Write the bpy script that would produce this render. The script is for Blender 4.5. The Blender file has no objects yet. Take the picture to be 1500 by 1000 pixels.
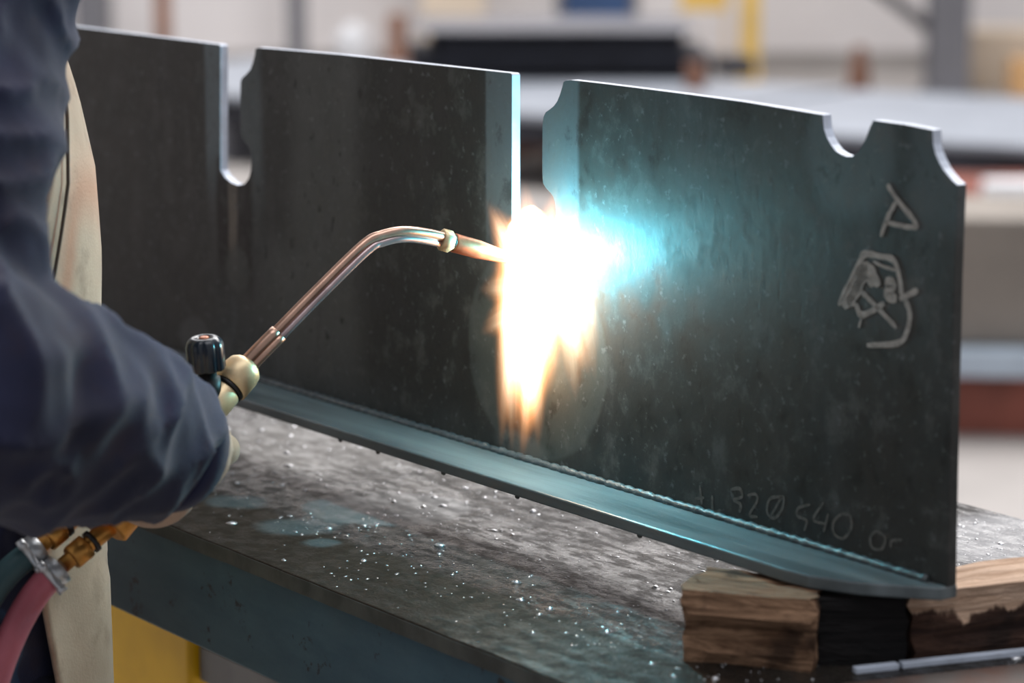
import bpy, bmesh, math, random
from mathutils import Vector, Matrix, noise
R = math.radians
random.seed(7)
S = bpy.context.scene
C = S.collection

# ------------------------------------------------------------------ camera
CAMZ, FPX, PITCH = 1.40, 4000.0, math.atan(736 / 4000)
cam = bpy.data.objects.new('camera', bpy.data.cameras.new('camera')); C.objects.link(cam)
cam.location = (0, 0, CAMZ); cam.rotation_euler = (math.pi / 2 - PITCH, 0, 0)
cam.data.sensor_width = 36; cam.data.lens = 36 * FPX / 1500
cam.data.clip_start = 0.05; cam.data.clip_end = 200
cam.data.dof.use_dof = True; cam.data.dof.focus_distance = 1.90; cam.data.dof.aperture_fstop = 5.0
S.camera = cam
# ------------------------------------------------------------------ world, lights, exposure
w = bpy.data.worlds.new('hall_daylight'); S.world = w; w.use_nodes = True
w.node_tree.nodes['Background'].inputs[0].default_value = (0.90, 0.93, 1.0, 1)
w.node_tree.nodes['Background'].inputs[1].default_value = 0.42
def area(name, loc, target, size, energy, col):
    l = bpy.data.lights.new(name, 'AREA'); l.shape = 'RECTANGLE'; l.size, l.size_y = size
    l.energy = energy; l.color = col
    o = bpy.data.objects.new(name, l); C.objects.link(o); o.location = loc
    o.rotation_euler = (Vector(target) - Vector(loc)).to_track_quat('-Z', 'Y').to_euler()
    return o
area('roof_skylight_light', (3.2, 8.0, 7.0), (0.2, 2.2, 0.9), (7, 4), 900, (1.0, 0.97, 0.95))
area('roof_skylight_far_light', (-1.0, 13.0, 7.0), (0.3, 14.0, 0.0), (10, 3), 700, (1.0, 0.98, 0.97))
area('roof_skylight_near_light', (1.0, 0.5, 6.5), (0.0, 1.8, 0.9), (5, 3), 120, (0.93, 0.95, 1.0))
vs = S.view_settings
vs.view_transform = 'Standard'; vs.look = 'None'; vs.gamma = 1; vs.use_curve_mapping = False
vs.exposure = 0.0
S.cycles.volume_step_rate = 0.7; S.cycles.transparent_max_bounces = 64

# ------------------------------------------------------------------ pixel helpers (photo frame 1500x1000)
cP, sP = math.cos(PITCH), math.sin(PITCH)
def ray(x, y):
    u, v = (x - 750) / FPX, (500 - y) / FPX
    return Vector((u, cP + v * sP, -sP + v * cP))
def W(x, y, Y):                                   # point at distance Y from the camera plane
    r = ray(x, y); p = r * (Y / r.y); p.z += CAMZ; return p
def onz(x, y, z):                                 # point on the horizontal plane z
    r = ray(x, y); p = r * ((z - CAMZ) / r.z); p.z += CAMZ; return p
ANG = math.atan2(.804, -.594)
DR, NN = Vector((math.cos(ANG), math.sin(ANG), 0)), Vector((-math.sin(ANG), math.cos(ANG), 0))
P0 = W(1397, 862, 1.6); ZB = P0.z                  # plate foot (flange top)
ZT = ZB - 0.055                                    # table top height
FRAME = Matrix.Translation((P0.x, P0.y, 0)) @ Matrix.Rotation(ANG, 4, 'Z')   # local x along plate, y to the viewer
def pl(x, y, off=0.0):                            # pixel -> (s, z) on the plate plane
    r = ray(x, y); q = P0 - Vector((0, 0, CAMZ)); p = r * ((q.dot(NN) + off) / r.dot(NN))
    return ((p - q).dot(DR), p.z + CAMZ)
def tb(x, y, z=None):                             # pixel -> (s, off) on the table plane
    p = onz(x, y, ZT if z is None else z) - P0
    return (p.dot(DR), p.dot(NN))

# ------------------------------------------------------------------ material helpers
class NT:
    def __init__(s, name):
        s.m = bpy.data.materials.new(name); s.m.use_nodes = True; s.t = s.m.node_tree; s.t.nodes.clear()
        s.out = s.n('ShaderNodeOutputMaterial')
    def n(s, typ, **kw):
        a = s.t.nodes.new(typ)
        for k, v in kw.items(): setattr(a, k, v)
        return a
    def l(s, a, b): s.t.links.new(a, b)
    def put(s, sock, v):
        if hasattr(v, 'is_linked'): s.l(v, sock)
        else: sock.default_value = v
    def math(s, op, a, b=None, clamp=False):
        x = s.n('ShaderNodeMath', operation=op, use_clamp=clamp); s.put(x.inputs[0], a)
        if b is not None: s.put(x.inputs[1], b)
        return x.outputs[0]
    def vmath(s, op, a, b=None):
        x = s.n('ShaderNodeVectorMath', operation=op); s.put(x.inputs[0], a)
        if b is not None: s.put(x.inputs[1], b)
        return x.outputs['Value'] if op in ('LENGTH', 'DOT_PRODUCT') else x.outputs[0]
    def ss(s, v, a, b, lo=0.0, hi=1.0):
        x = s.n('ShaderNodeMapRange', interpolation_type='SMOOTHSTEP'); s.put(x.inputs[0], v)
        if a <= b: vals = (a, b, lo, hi)
        else: vals = (b, a, hi, lo)
        for i, q in enumerate(vals): x.inputs[i + 1].default_value = q
        return x.outputs[0]
    def noise(s, vec, scale, detail=4, rough=.55, dist=0.0, color=False):
        x = s.n('ShaderNodeTexNoise'); s.l(vec, x.inputs['Vector']); x.inputs['Scale'].default_value = scale
        x.inputs['Detail'].default_value = detail; x.inputs['Roughness'].default_value = rough; x.inputs['Distortion'].default_value = dist
        return x.outputs['Color' if color else 'Fac']
    def mix(s, f, a, b):
        x = s.n('ShaderNodeMix', data_type='RGBA'); s.put(x.inputs[0], f)
        for i, q in ((6, a), (7, b)): s.put(x.inputs[i], q if hasattr(q, 'is_linked') else (*q[:3], 1))
        return x.outputs[2]
    def coord(s, which='Object'): return s.n('ShaderNodeTexCoord').outputs[which]
    def scale(s, vec, v): return s.vmath('MULTIPLY', vec, v)
    def bsdf(s, base, rough=.5, metal=0.0, spec=.5, bump=None, bstr=.3, bdist=.002, **kw):
        b = s.n('ShaderNodeBsdfPrincipled'); s.put(b.inputs['Base Color'], base if hasattr(base, 'is_linked') else (*base[:3], 1))
        s.put(b.inputs['Roughness'], rough); s.put(b.inputs['Metallic'], metal); b.inputs['Specular IOR Level'].default_value = spec
        if bump is not None:
            q = s.n('ShaderNodeBump'); q.inputs['Strength'].default_value = bstr; q.inputs['Distance'].default_value = bdist
            s.l(bump, q.inputs['Height']); s.l(q.outputs[0], b.inputs['Normal'])
        for k, v in kw.items(): s.put(b.inputs[k], v)
        s.l(b.outputs[0], s.out.inputs[0]); return s.m
def lin(r, g, b):
    f = lambda c: (c / 255 / 12.92) if c < 10.3 else ((c / 255 + .055) / 1.055) ** 2.4
    return (f(r), f(g), f(b))
def simple(name, c, rough=.6, metal=0.0, var=.25, nscale=8, bump=.15, bdist=.002, c2=None, spec=.5, vec=None):
    t = NT(name); co = t.coord()
    if vec: co = t.scale(co, vec)
    n = t.noise(co, nscale, 6)
    lo = tuple(x * (1 - var) for x in c); hi = c2 or tuple(min(1, x * (1 + var)) for x in c)
    return t.bsdf(t.mix(t.ss(n, .3, .7), lo, hi), rough, metal, spec, t.noise(co, nscale * 4, 5), bump, bdist)

def plate_material():
    t = NT('mill_scale_steel'); co = t.coord()
    nz = t.noise(co, 9, 5, color=True)
    wob = t.vmath('SCALE', t.vmath('SUBTRACT', nz, (.5, .5, .5))); wob.node.inputs['Scale'].default_value = .02
    dc = t.vmath('ADD', co, wob); sp = t.n('ShaderNodeSeparateXYZ'); t.l(dc, sp.inputs[0]); sx, sz = sp.outputs[0], sp.outputs[2]
    sp2 = t.n('ShaderNodeSeparateXYZ'); t.l(co, sp2.inputs[0]); rx, rz = sp2.outputs[0], sp2.outputs[2]
    n1 = t.noise(co, 5, 6); n2 = t.noise(t.scale(co, (2.2, 1, .7)), 10, 6, .65); n3 = t.noise(co, 130, 3, .6); n4 = t.noise(t.scale(co, (1, 1, .8)), 34, 6, .7)
    col = t.mix(t.ss(n1, .35, .65), lin(50, 54, 54), lin(64, 63, 60))
    col = t.mix(t.math('MULTIPLY', t.ss(n2, .48, .72), .55), col, lin(84, 88, 90))
    def box(x0, x1, y0, y1, soft=.008, raw=False, y1soft=None):
        a = pl(x0, y1); b = pl(x1, y0); X, Z = (rx, rz) if raw else (sx, sz)
        s0, s1, z0, z1 = min(a[0], b[0]), max(a[0], b[0]), min(a[1], b[1]), max(a[1], b[1])
        m = t.math('MULTIPLY', t.ss(X, s0 - soft, s0 + soft), t.ss(X, s1 + soft, s1 - soft))
        ys = y1soft or soft
        return t.math('MULTIPLY', m, t.math('MULTIPLY', t.ss(Z, z0 - ys, z0 + ys), t.ss(Z, z1 + soft, z1 - soft)))
    def ell(cx, cy, rx_, ry_, edge=.12, raw=False):
        c = pl(cx, cy); e = pl(cx - rx_, cy); g = pl(cx, cy - ry_)
        v = t.vmath('SUBTRACT', co if raw else dc, (c[0], 0, c[1])); v = t.vmath('MULTIPLY', v, (1 / abs(e[0] - c[0]), 0, 1 / abs(g[1] - c[1])))
        return t.ss(t.vmath('LENGTH', v), 1 + edge, 1 - edge)
    def lay(c, m, k, q): return t.mix(t.math('MULTIPLY', m, k), c, q)
    dark, cool, warm = lin(36, 37, 34), lin(96, 106, 110), lin(58, 50, 45)
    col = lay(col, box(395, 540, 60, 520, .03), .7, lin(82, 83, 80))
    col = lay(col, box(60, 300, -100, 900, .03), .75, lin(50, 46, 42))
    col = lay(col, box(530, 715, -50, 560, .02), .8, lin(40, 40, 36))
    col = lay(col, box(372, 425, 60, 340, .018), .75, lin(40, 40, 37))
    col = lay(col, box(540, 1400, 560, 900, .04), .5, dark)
    col = lay(col, box(880, 1010, 150, 560, .03), .5, lin(46, 52, 52))
    col = lay(col, box(1080, 1180, 120, 700, .03), .45, lin(58, 54, 48))
    col = lay(col, box(1230, 1330, 560, 900, .03), .5, lin(52, 47, 42))
    # ground bands beside the cut-outs
    col = lay(col, box(303, 335, -100, 262, .003, True, .03), .85, cool)
    col = lay(col, box(335, 378, -100, 290, .008, False, .04), .75, lin(88, 96, 98))
    col = lay(col, box(712, 765, -50, 340, .002, True, .04), .8, cool)
    col = lay(col, box(765, 848, 0, 360, .003, True, .03), .8, cool)
    col = lay(col, ell(1245, 220, 62, 95, .25), .7, lin(86, 96, 98))
    col = lay(col, box(1335, 1420, 150, 330, .012), .6, lin(80, 90, 93))
    # drip stain below the first cut-out
    col = lay(col, box(320, 368, 240, 410, .004, False, .03), .9, lin(30, 23, 19))
    col = lay(col, box(336, 346, 265, 380, .002, False, .03), .8, lin(112, 104, 94))
    col = lay(col, ell(348, 398, 17, 32, .2), .7, lin(70, 72, 68))
    # heated oval and smudges
    ov = ell(785, 515, 98, 158, .03)
    col = lay(col, ov, .55, lin(78, 84, 82))
    col = lay(col, ell(785, 515, 88, 148, .05), .3, lin(66, 72, 66))
    col = lay(col, ell(765, 652, 34, 20, .3), .5, lin(104, 106, 104))
    col = lay(col, ell(285, 490, 22, 30, .2), .45, lin(92, 92, 92))
    # scratched grit and pits
    pit = t.ss(t.noise(t.scale(co, (1, 1, .6)), 95, 2, .5), .64, .71)
    pitzone = t.math('ADD', box(380, 540, 50, 560, .05), .25)
    col = lay(col, t.math('MULTIPLY', pit, pitzone), .75, lin(24, 24, 22))
    col = lay(col, t.ss(n4, .50, .66), .42, lin(98, 98, 95))
    col = lay(col, t.ss(n4, .47, .34), .55, lin(26, 26, 24))
    col = lay(col, t.ss(n3, .58, .72), .40, lin(116, 120, 120))
    rough = t.math('ADD', t.ss(n4, .3, .7, .36, .66), t.math('MULTIPLY', n3, .14))
    h = t.math('ADD', t.math('MULTIPLY', n3, .6), t.math('SUBTRACT', n4, t.math('MULTIPLY', pit, .2)))
    return t.bsdf(col, rough, .25, .4, h, .3, .0008)

def table_material():
    t = NT('scaled_wet_table_steel'); co = t.coord()
    wob = t.vmath('SCALE', t.vmath('SUBTRACT', t.noise(co, 22, 5, color=True), (.5, .5, .5))); wob.node.inputs['Scale'].default_value = .03
    dc = t.vmath('ADD', co, wob); sp = t.n('ShaderNodeSeparateXYZ'); t.l(dc, sp.inputs[0]); X, Y = sp.outputs[0], sp.outputs[1]
    n1, n2, n3 = t.noise(co, 14, 6), t.noise(co, 60, 5, .6), t.noise(t.scale(co, (1, 1.0, 1)), 420, 3, .6)
    col = t.mix(t.ss(n1, .35, .65), lin(28, 26, 24), lin(46, 42, 38))
    col = t.mix(t.math('MULTIPLY', t.ss(n2, .55, .7), .5), col, lin(44, 33, 27))
    def ell(cx, cy, ex, ey, edge=.15):
        c = tb(cx, cy); a = tb(cx + ex, cy); b = tb(cx, cy + ey)
        # ellipse given by image-space axes, solved in table space
        M = Matrix(((a[0] - c[0], b[0] - c[0]), (a[1] - c[1], b[1] - c[1]))).inverted()
        dx = t.math('SUBTRACT', X, c[0]); dy = t.math('SUBTRACT', Y, c[1])
        u = t.math('ADD', t.math('MULTIPLY', dx, M[0][0]), t.math('MULTIPLY', dy, M[0][1]))
        v = t.math('ADD', t.math('MULTIPLY', dx, M[1][0]), t.math('MULTIPLY', dy, M[1][1]))
        r = t.math('SQRT', t.math('ADD', t.math('MULTIPLY', u, u), t.math('MULTIPLY', v, v)))
        return t.ss(r, 1 + edge, 1 - edge)
    front = t.ss(Y, .108, .122)                             # dry brown strip along the front edge
    col = t.mix(t.math('MULTIPLY', front, .6), col, lin(58, 47, 38))
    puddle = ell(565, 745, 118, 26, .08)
    gap_reflection = ell(500, 650, 190, 38, .3)  # pale reflection through the gap under the flange, painted into the colour
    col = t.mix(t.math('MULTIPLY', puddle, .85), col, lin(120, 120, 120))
    col = t.mix(t.math('MULTIPLY', gap_reflection, .8), col, lin(120, 117, 114))
    col = t.mix(t.math('MULTIPLY', ell(1500, 790, 150, 42, .3), .8), col, lin(170, 170, 172))  # bright reflection at the right end, painted as a lighter patch
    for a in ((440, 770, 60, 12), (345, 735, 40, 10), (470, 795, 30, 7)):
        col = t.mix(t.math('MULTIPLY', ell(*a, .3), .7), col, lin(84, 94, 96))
    col = t.mix(t.math('MULTIPLY', ell(470, 715, 160, 14, .4), .8), col, lin(36, 34, 32))  # dark mirror image of the plate, painted into the table colour
    dry = t.math('MAXIMUM', t.math('MAXIMUM', puddle, gap_reflection), front)
    wet = t.ss(n2, .42, .62)
    rough = t.math('ADD', t.math('MULTIPLY', wet, .25), .16)
    rough = t.math('ADD', rough, t.math('MULTIPLY', dry, .25), True)
    h = t.math('ADD', t.math('MULTIPLY', n2, .8), t.math('MULTIPLY', n3, .5))
    m = t.bsdf(col, rough, .0, .3, h, .8, .0022)
    gl = t.math('MULTIPLY', t.ss(t.noise(t.scale(co, (.55, 1.6, 1)), 75, 5, .7), .44, .62), t.ss(t.noise(co, 12, 4), .35, .6, .25, 1.0))
    b = [q for q in t.t.nodes if q.type == 'BSDF_PRINCIPLED'][0]
    t.l(t.math('ADD', t.math('MULTIPLY', gl, t.math('SUBTRACT', .75, t.math('MULTIPLY', front, .6))), .06), b.inputs['Specular IOR Level'])
    return m

M = {}
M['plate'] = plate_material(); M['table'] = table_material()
M['edge'] = simple('bare_cut_steel', lin(196, 204, 218), .5, .15, .12, 60, .2, .0006)
M['flange'] = simple('rubbed_flange_steel', lin(104, 112, 114), .38, .2, .35, 14, .5, .0012, vec=(.35, 3, 1))
M['chalk'] = simple('chalk', lin(150, 144, 137), .95, 0, .25, 160, .5, .0006)
M['chalk_faint'] = simple('faint_chalk', lin(86, 83, 78), .95, 0, .3, 200, .5, .0006)
M['weld'] = simple('weld_metal', lin(84, 88, 90), .4, .5, .25, 90, .5, .002)
M['grain'] = simple('spatter_metal', lin(190, 190, 192), .25, .8, .2, 90, .2, .001)
def paint_blue():
    t = NT('worn_blue_paint'); co = t.coord(); n = t.noise(t.scale(co, (.5, 1, 1.5)), 12, 7, .65); c = t.noise(co, 45, 5, .7)
    col = t.mix(t.ss(n, .3, .7), lin(52, 80, 94), lin(72, 100, 112)); col = t.mix(t.ss(c, .6, .68), col, lin(40, 44, 46))
    return t.bsdf(col, .5, 0, .4, c, .25, .001)
M['blue'] = paint_blue()
M['lip'] = simple('table_edge_scale', lin(70, 72, 68), .6, .1, .4, 30, .4, .001)
M['yellow'] = simple('yellow_paint', lin(248, 192, 2), .5, 0, .1, 12)
M['grey_paint'] = simple('grey_paint', lin(150, 150, 148), .6, 0, .2, 10)
M['brass'] = simple('brass', lin(222, 198, 158), .42, .7, .15, 70, .12, .0004)
M['brass_dark'] = simple('tarnished_brass', lin(196, 140, 70), .38, .8, .3, 50, .2, .0005)
M['copper_tube'] = simple('heat_tinted_tube', lin(196, 158, 138), .3, .85, .2, 40, .15, .0004)
M['steel_tube'] = simple('dull_tube', lin(170, 150, 150), .32, .85, .2, 40, .15, .0004)
M['copper'] = simple('copper_nozzle', lin(186, 118, 88), .42, .7, .3, 60, .3, .0005)
M['black'] = simple('black_rubber', lin(16, 16, 17), .5, 0, .3, 20)
M['knob'] = simple('black_blue_plastic', lin(28, 36, 46), .25, 0, .2, 20, .05)
M['chrome'] = simple('clamp_steel', lin(186, 188, 190), .4, .7, .1, 30, .02)
M['red_hose'] = simple('red_rubber', lin(176, 92, 104), .5, 0, .15, 30, .1)
M['green_hose'] = simple('green_rubber', lin(52, 78, 82), .5, 0, .2, 30, .1)
def cloth(name, c, c2, tint=None, fine=900):
    t = NT(name); co = t.coord(); n = t.noise(co, 7, 6); f = t.noise(co, fine, 2); g = t.noise(co, 26, 5, .6)
    col = t.mix(t.ss(n, .3, .7), c, c2)
    if tint: col = t.mix(t.math('MULTIPLY', t.ss(g, .5, .72), .6), col, tint)
    return t.bsdf(col, .9, 0, .15, t.math('ADD', f, t.math('MULTIPLY', g, 2)), .3, .0012, **{'Sheen Weight': .12, 'Sheen Roughness': .5})
M['jacket'] = cloth('navy_work_cotton', lin(28, 30, 46), lin(42, 45, 70), lin(46, 38, 48))
M['trousers'] = cloth('dark_trouser_cotton', lin(26, 28, 42), lin(38, 40, 56))
M['leather'] = cloth('tan_split_leather', lin(166, 138, 116), lin(194, 168, 146), lin(134, 108, 90), 500)
M['thread'] = simple('dark_thread', lin(70, 56, 46), .9)
M['skin'] = simple('skin', lin(204, 150, 124), .5, 0, .1, 12, .1)
M['boot'] = simple('black_leather', lin(28, 26, 25), .45)
M['eye'] = simple('eye_white', lin(230, 228, 224), .2)
M['iris'] = simple('eye_iris', lin(60, 45, 35), .2)
M['hair'] = simple('dark_hair', lin(48, 38, 32), .6, 0, .4, 60, .5, .004, vec=(1, 1, .2))
def wood(name, c1, c2, c3, axis=(1, 8, 8), pale=None):
    t = NT(name); co = t.coord(); sc = t.scale(co, axis); n = t.noise(sc, 9, 7, .65, 1.2); g = t.noise(sc, 40, 4, .6); b = t.noise(co, 26, 4)
    col = t.mix(t.ss(n, .34, .64), c1, c2); col = t.mix(t.math('MULTIPLY', t.ss(b, .52, .68), .8), col, c3)
    if pale:                                            # freshly split pale wood along the top arris
        sp = t.n('ShaderNodeSeparateXYZ'); t.l(co, sp.inputs[0]); jag = t.noise(t.scale(co, (1, .3, .3)), 45, 4, .6)
        k = t.math('ADD', sp.outputs[2], t.math('MULTIPLY', t.math('SUBTRACT', jag, .5), .04))
        col = t.mix(t.ss(k, pale[2], pale[2] + .004), col, t.mix(t.ss(n, .34, .64), pale[0], pale[1]))
    return t.bsdf(col, .85, 0, .25, t.math('ADD', n, t.math('MULTIPLY', g, .5)), .9, .006)
M['wood'] = wood('weathered_timber', lin(92, 66, 48), lin(168, 132, 104), lin(48, 34, 26))
M['wood_char'] = wood('charred_timber', lin(18, 17, 18), lin(34, 31, 31), lin(12, 11, 12))
M['wood_red'] = wood('oily_timber', lin(48, 32, 26), lin(84, 60, 48), lin(34, 24, 20), pale=(lin(176, 142, 116), lin(214, 184, 160), .030))
M['wood_light'] = wood('split_pale_timber', lin(176, 142, 116), lin(214, 184, 160), lin(120, 86, 66))
M['rust'] = simple('rusty_flat_steel', lin(104, 66, 50), .7, .1, .4, 24, .5, .001, lin(74, 66, 62))
# hall
M['floor'] = simple('pale_concrete', lin(158, 153, 150), .55, 0, .12, 2, .1)
M['wall'] = simple('painted_wall', lin(228, 224, 224), .8, 0, .06, .8, .05)
M['col'] = simple('grey_column_paint', lin(120, 120, 126), .6, 0, .1, 3)
M['dark_steel'] = simple('dark_steel_section', lin(44, 46, 56), .55, .2, .35, 6)
M['pale_steel'] = simple('pale_sheet_steel', lin(150, 156, 166), .5, .1, .12, 3)
M['beam_grey'] = simple('grey_primed_beam', lin(132, 124, 116), .6, 0, .12, 4)
M['blue_light'] = simple('pale_blue_edge', lin(176, 190, 204), .5, 0, .1, 6)
M['brown'] = simple('brown_primer', lin(122, 84, 66), .7, 0, .2, 6)
M['redbrown'] = simple('red_oxide_primer', lin(120, 66, 54), .7, 0, .3, 6)
M['blue_door'] = simple('blue_door_paint', lin(56, 84, 128), .5, 0, .15, 2)
M['yellow_pale'] = simple('safety_yellow', lin(236, 196, 96), .6, 0, .1, 4)
M['white'] = simple('white_sack', lin(220, 222, 226), .8, 0, .08, 6)
M['cream'] = simple('cream_board', lin(222, 206, 186), .8, 0, .08, 4)
M['orange'] = simple('orange_board', lin(222, 176, 124), .8, 0, .1, 4)

# ------------------------------------------------------------------ mesh helpers
def link(name, me, mat=None, parent=None, mw=None):
    o = bpy.data.objects.new(name, me); C.objects.link(o)
    if mat is not None and me is not None:
        for q in (mat if isinstance(mat, (list, tuple)) else [mat]): me.materials.append(q)
    if parent is not None: o.parent = parent
    if mw is not None: o.matrix_world = mw
    return o
def tag(o, label, cat, group=None, kind=None):
    o['label'] = label
    if cat: o['category'] = cat
    if group: o['group'] = group
    if kind: o['kind'] = kind
    return o
def empty(name, mw): o = bpy.data.objects.new(name, None); C.objects.link(o); o.empty_display_size = .05; o.matrix_world = mw; return o
def mesh(name, v, f, smooth=False):
    me = bpy.data.meshes.new(name); me.from_pydata([tuple(q) for q in v], [], f); me.update()
    if smooth:
        for p in me.polygons: p.use_smooth = True
    return me
def box(x0, x1, y0, y1, z0, z1, name='box'):
    v = [(x, y, z) for z in (z0, z1) for y in (y0, y1) for x in (x0, x1)]
    return mesh(name, v, [(0, 2, 3, 1), (4, 5, 7, 6), (0, 1, 5, 4), (2, 6, 7, 3), (0, 4, 6, 2), (1, 3, 7, 5)])
def bevel(o, wd, seg=2):
    m = o.modifiers.new('bevel', 'BEVEL'); m.width = wd; m.segments = seg; m.limit_method = 'ANGLE'; m.angle_limit = R(35); return o
def prism(outline, lo, hi, axis='y', name='prism'):       # outline in (a, b), extruded along axis
    mk = (lambda a, b, h: (a, h, b)) if axis == 'y' else (lambda a, b, h: (a, b, h))
    n = len(outline); v = [mk(a, b, lo) for a, b in outline] + [mk(a, b, hi) for a, b in outline]
    f = [tuple(range(n)), tuple(range(2 * n - 1, n - 1, -1))] + [(i, i + n, (i + 1) % n + n, (i + 1) % n) for i in range(n)]
    me = mesh(name, v, f); bm = bmesh.new(); bm.from_mesh(me); bmesh.ops.recalc_face_normals(bm, faces=bm.faces); bm.to_mesh(me); bm.free(); return me
def frames(pts):
    n = len(pts); T = [(pts[min(i + 1, n - 1)] - pts[max(i - 1, 0)]).normalized() for i in range(n)]
    up = Vector((0, 0, 1)) if abs(T[0].z) < .9 else Vector((1, 0, 0))
    u = (up - T[0] * up.dot(T[0])).normalized(); out = []
    for i in range(n):
        u = (u - T[i] * u.dot(T[i])).normalized(); out.append((T[i], u, T[i].cross(u)))
    return out
def tube_vf(pts, rad, seg=16, cap=True):
    pts = [Vector(p) for p in pts]; rad = rad if isinstance(rad, (list, tuple)) else [rad] * len(pts)
    v, f = [], []
    for (T, u, b), p, r in zip(frames(pts), pts, rad):
        ra, rb = r if isinstance(r, (list, tuple)) else (r, r)
        for k in range(seg):
            a = 2 * math.pi * k / seg; v.append(p + u * (ra * math.cos(a)) + b * (rb * math.sin(a)))
    for i in range(len(pts) - 1):
        for k in range(seg):
            k2 = (k + 1) % seg; f.append((i * seg + k, i * seg + k2, (i + 1) * seg + k2, (i + 1) * seg + k))
    if cap: f.append(tuple(range(seg - 1, -1, -1))); f.append(tuple(range((len(pts) - 1) * seg, len(pts) * seg)))
    return v, f
def tube(pts, rad, seg=16, cap=True, name='tube'):
    v, f = tube_vf(pts, rad, seg, cap); me = mesh(name, v, f, True)
    if cap: me.polygons[len(f) - 1].use_smooth = False; me.polygons[len(f) - 2].use_smooth = False
    return me
def join(parts, name='join', smooth=True):
    V, F = [], []
    for v, f in parts:
        o = len(V); V += list(v); F += [tuple(i + o for i in q) for q in f]
    return mesh(name, V, F, smooth)
def spline(pts, n=8):
    pts = [Vector(p) for p in pts]; P = [pts[0] * 2 - pts[1]] + pts + [pts[-1] * 2 - pts[-2]]; out = []
    for i in range(1, len(P) - 2):
        for k in range(n):
            t = k / n; a, b, c, d = P[i - 1], P[i], P[i + 1], P[i + 2]
            out.append(.5 * ((2 * b) + (c - a) * t + (2 * a - 5 * b + 4 * c - d) * t * t + (3 * b - a - 3 * c + d) * t ** 3))
    out.append(pts[-1]); return out
def remesh(name, parts, voxel, mat, parent=None, smooth=4, disp=None):
    me = join(parts, name); o = link(name, me, None)
    m = o.modifiers.new('r', 'REMESH'); m.mode = 'VOXEL'; m.voxel_size = voxel; m.use_smooth_shade = True
    s = o.modifiers.new('s', 'SMOOTH'); s.iterations = smooth; s.factor = .5
    dg = bpy.context.evaluated_depsgraph_get(); new = bpy.data.meshes.new_from_object(o.evaluated_get(dg))
    bpy.data.objects.remove(o); new.name = name
    if disp:
        nr = [v.normal.copy() for v in new.vertices]
        for v, q in zip(new.vertices, nr): v.co += q * disp(v.co, q)
    for p in new.polygons: p.use_smooth = True
    new.materials.clear()
    return link(name, new, mat, parent)
def ellipsoid_vf(c, r, nu=16, nv=10, rot=None):
    v, f = [], []
    for i in range(nv + 1):
        th = math.pi * i / nv
        for k in range(nu):
            a = 2 * math.pi * k / nu; p = Vector((r[0] * math.sin(th) * math.cos(a), r[1] * math.sin(th) * math.sin(a), r[2] * math.cos(th)))
            v.append(Vector(c) + (rot @ p if rot else p))
    for i in range(nv):
        for k in range(nu): f.append((i * nu + k, (i + 1) * nu + k, (i + 1) * nu + (k + 1) % nu, i * nu + (k + 1) % nu))
    return v, f

# ================================================================== SETTING
def struct(name, me, mat): o = link(name, me, mat); o['kind'] = 'structure'; return o
struct('floor', box(-9, 9, -3, 17.2, -.1, 0), M['floor'])
YW = 17.0
struct('wall_back', box(-9, 9, YW, YW + .2, 0, 7), M['wall'])
struct('wall_right', box(8.8, 9, -3, YW, 0, 7), M['wall'])
struct('wall_left', box(-9, -8.8, -3, YW, 0, 7), M['wall'])
struct('baseboard_back', box(-8.8, 8.8, YW - .03, YW, 0, .1), M['floor'])
def fl(x, y):                                    # foot on the floor, kept clear of the back wall
    p = onz(x, y, 0.0)
    if p.y > YW - .55: p = Vector((p.x * (YW - .55) / p.y, YW - .55, 0))
    return p
# blue door in the back wall
d = struct('door_1', box(W(826, 0, YW).x, W(922, 0, YW).x, YW - .06, YW, .0, 2.1), M['blue_door'])
link('door_frame', join([tube_vf([(W(xx, 0, YW).x, YW - .04, 0), (W(xx, 0, YW).x, YW - .04, 2.15)], .03, 4) for xx in (822, 926)], smooth=False), M['col'], d)

# ================================================================== WORKTABLE
tabl = empty('worktable', FRAME)
tag(tabl, 'steel worktable with dark scaled top and worn blue front beam', 'table')
S0, S1, YF, YBK = -.75, 1.75, .198, -.325
def loc(name, me, mat, parent, mw=Matrix.Identity(4)):
    o = link(name, me, mat, parent); o.matrix_local = mw; return o
# top plate with a slightly uneven front edge
ed = []
k = 90
for i in range(k + 1):
    s = S0 + (S1 - S0) * i / k; ed.append((s, YF + .0015 * noise.noise(Vector((s * 22, 0, 3)))))
out = ed + [(S1, YBK), (S0, YBK)]
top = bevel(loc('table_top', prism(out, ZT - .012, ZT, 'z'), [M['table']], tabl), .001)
apr = bevel(loc('front_beam', box(S0 + .01, S1 - .01, YF - .022, YF - .005, ZT - .088, ZT - .012), M['blue'], tabl), .002)
loc('back_beam', box(S0 + .01, S1 - .01, YBK + .005, YBK + .022, ZT - .088, ZT - .012), M['blue'], tabl)
lipm = prism([(a, b + .0006) for a, b in ed] + [(ed[-1][0], YF - .006), (ed[0][0], YF - .006)], ZT - .0118, ZT - .0012, 'z')
loc('edge_strip', lipm, M['lip'], tabl)
la, lb = pl(276, 960, .06)[0], pl(120, 960, .06)[0]
for sa, sb in ((la, lb), (S0 + .2, S0 + .2 + lb - la)):
    for yy in (.06, YBK + .08):
        bevel(loc('leg', box(sa, sb, yy - .05, yy, 0, ZT - .0125), M['yellow'], tabl), .004)
zs = pl(340, 968, .05)
loc('lower_shelf', box(S0 + .2 + lb - la + .002, la - .002, YBK + .03, .05, zs[1] - .03, zs[1]), M['grey_paint'], tabl)
loc('brace', box(la + .03, lb - .03, YBK + .081, .009, .2, .28), M['yellow'], tabl)
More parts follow.
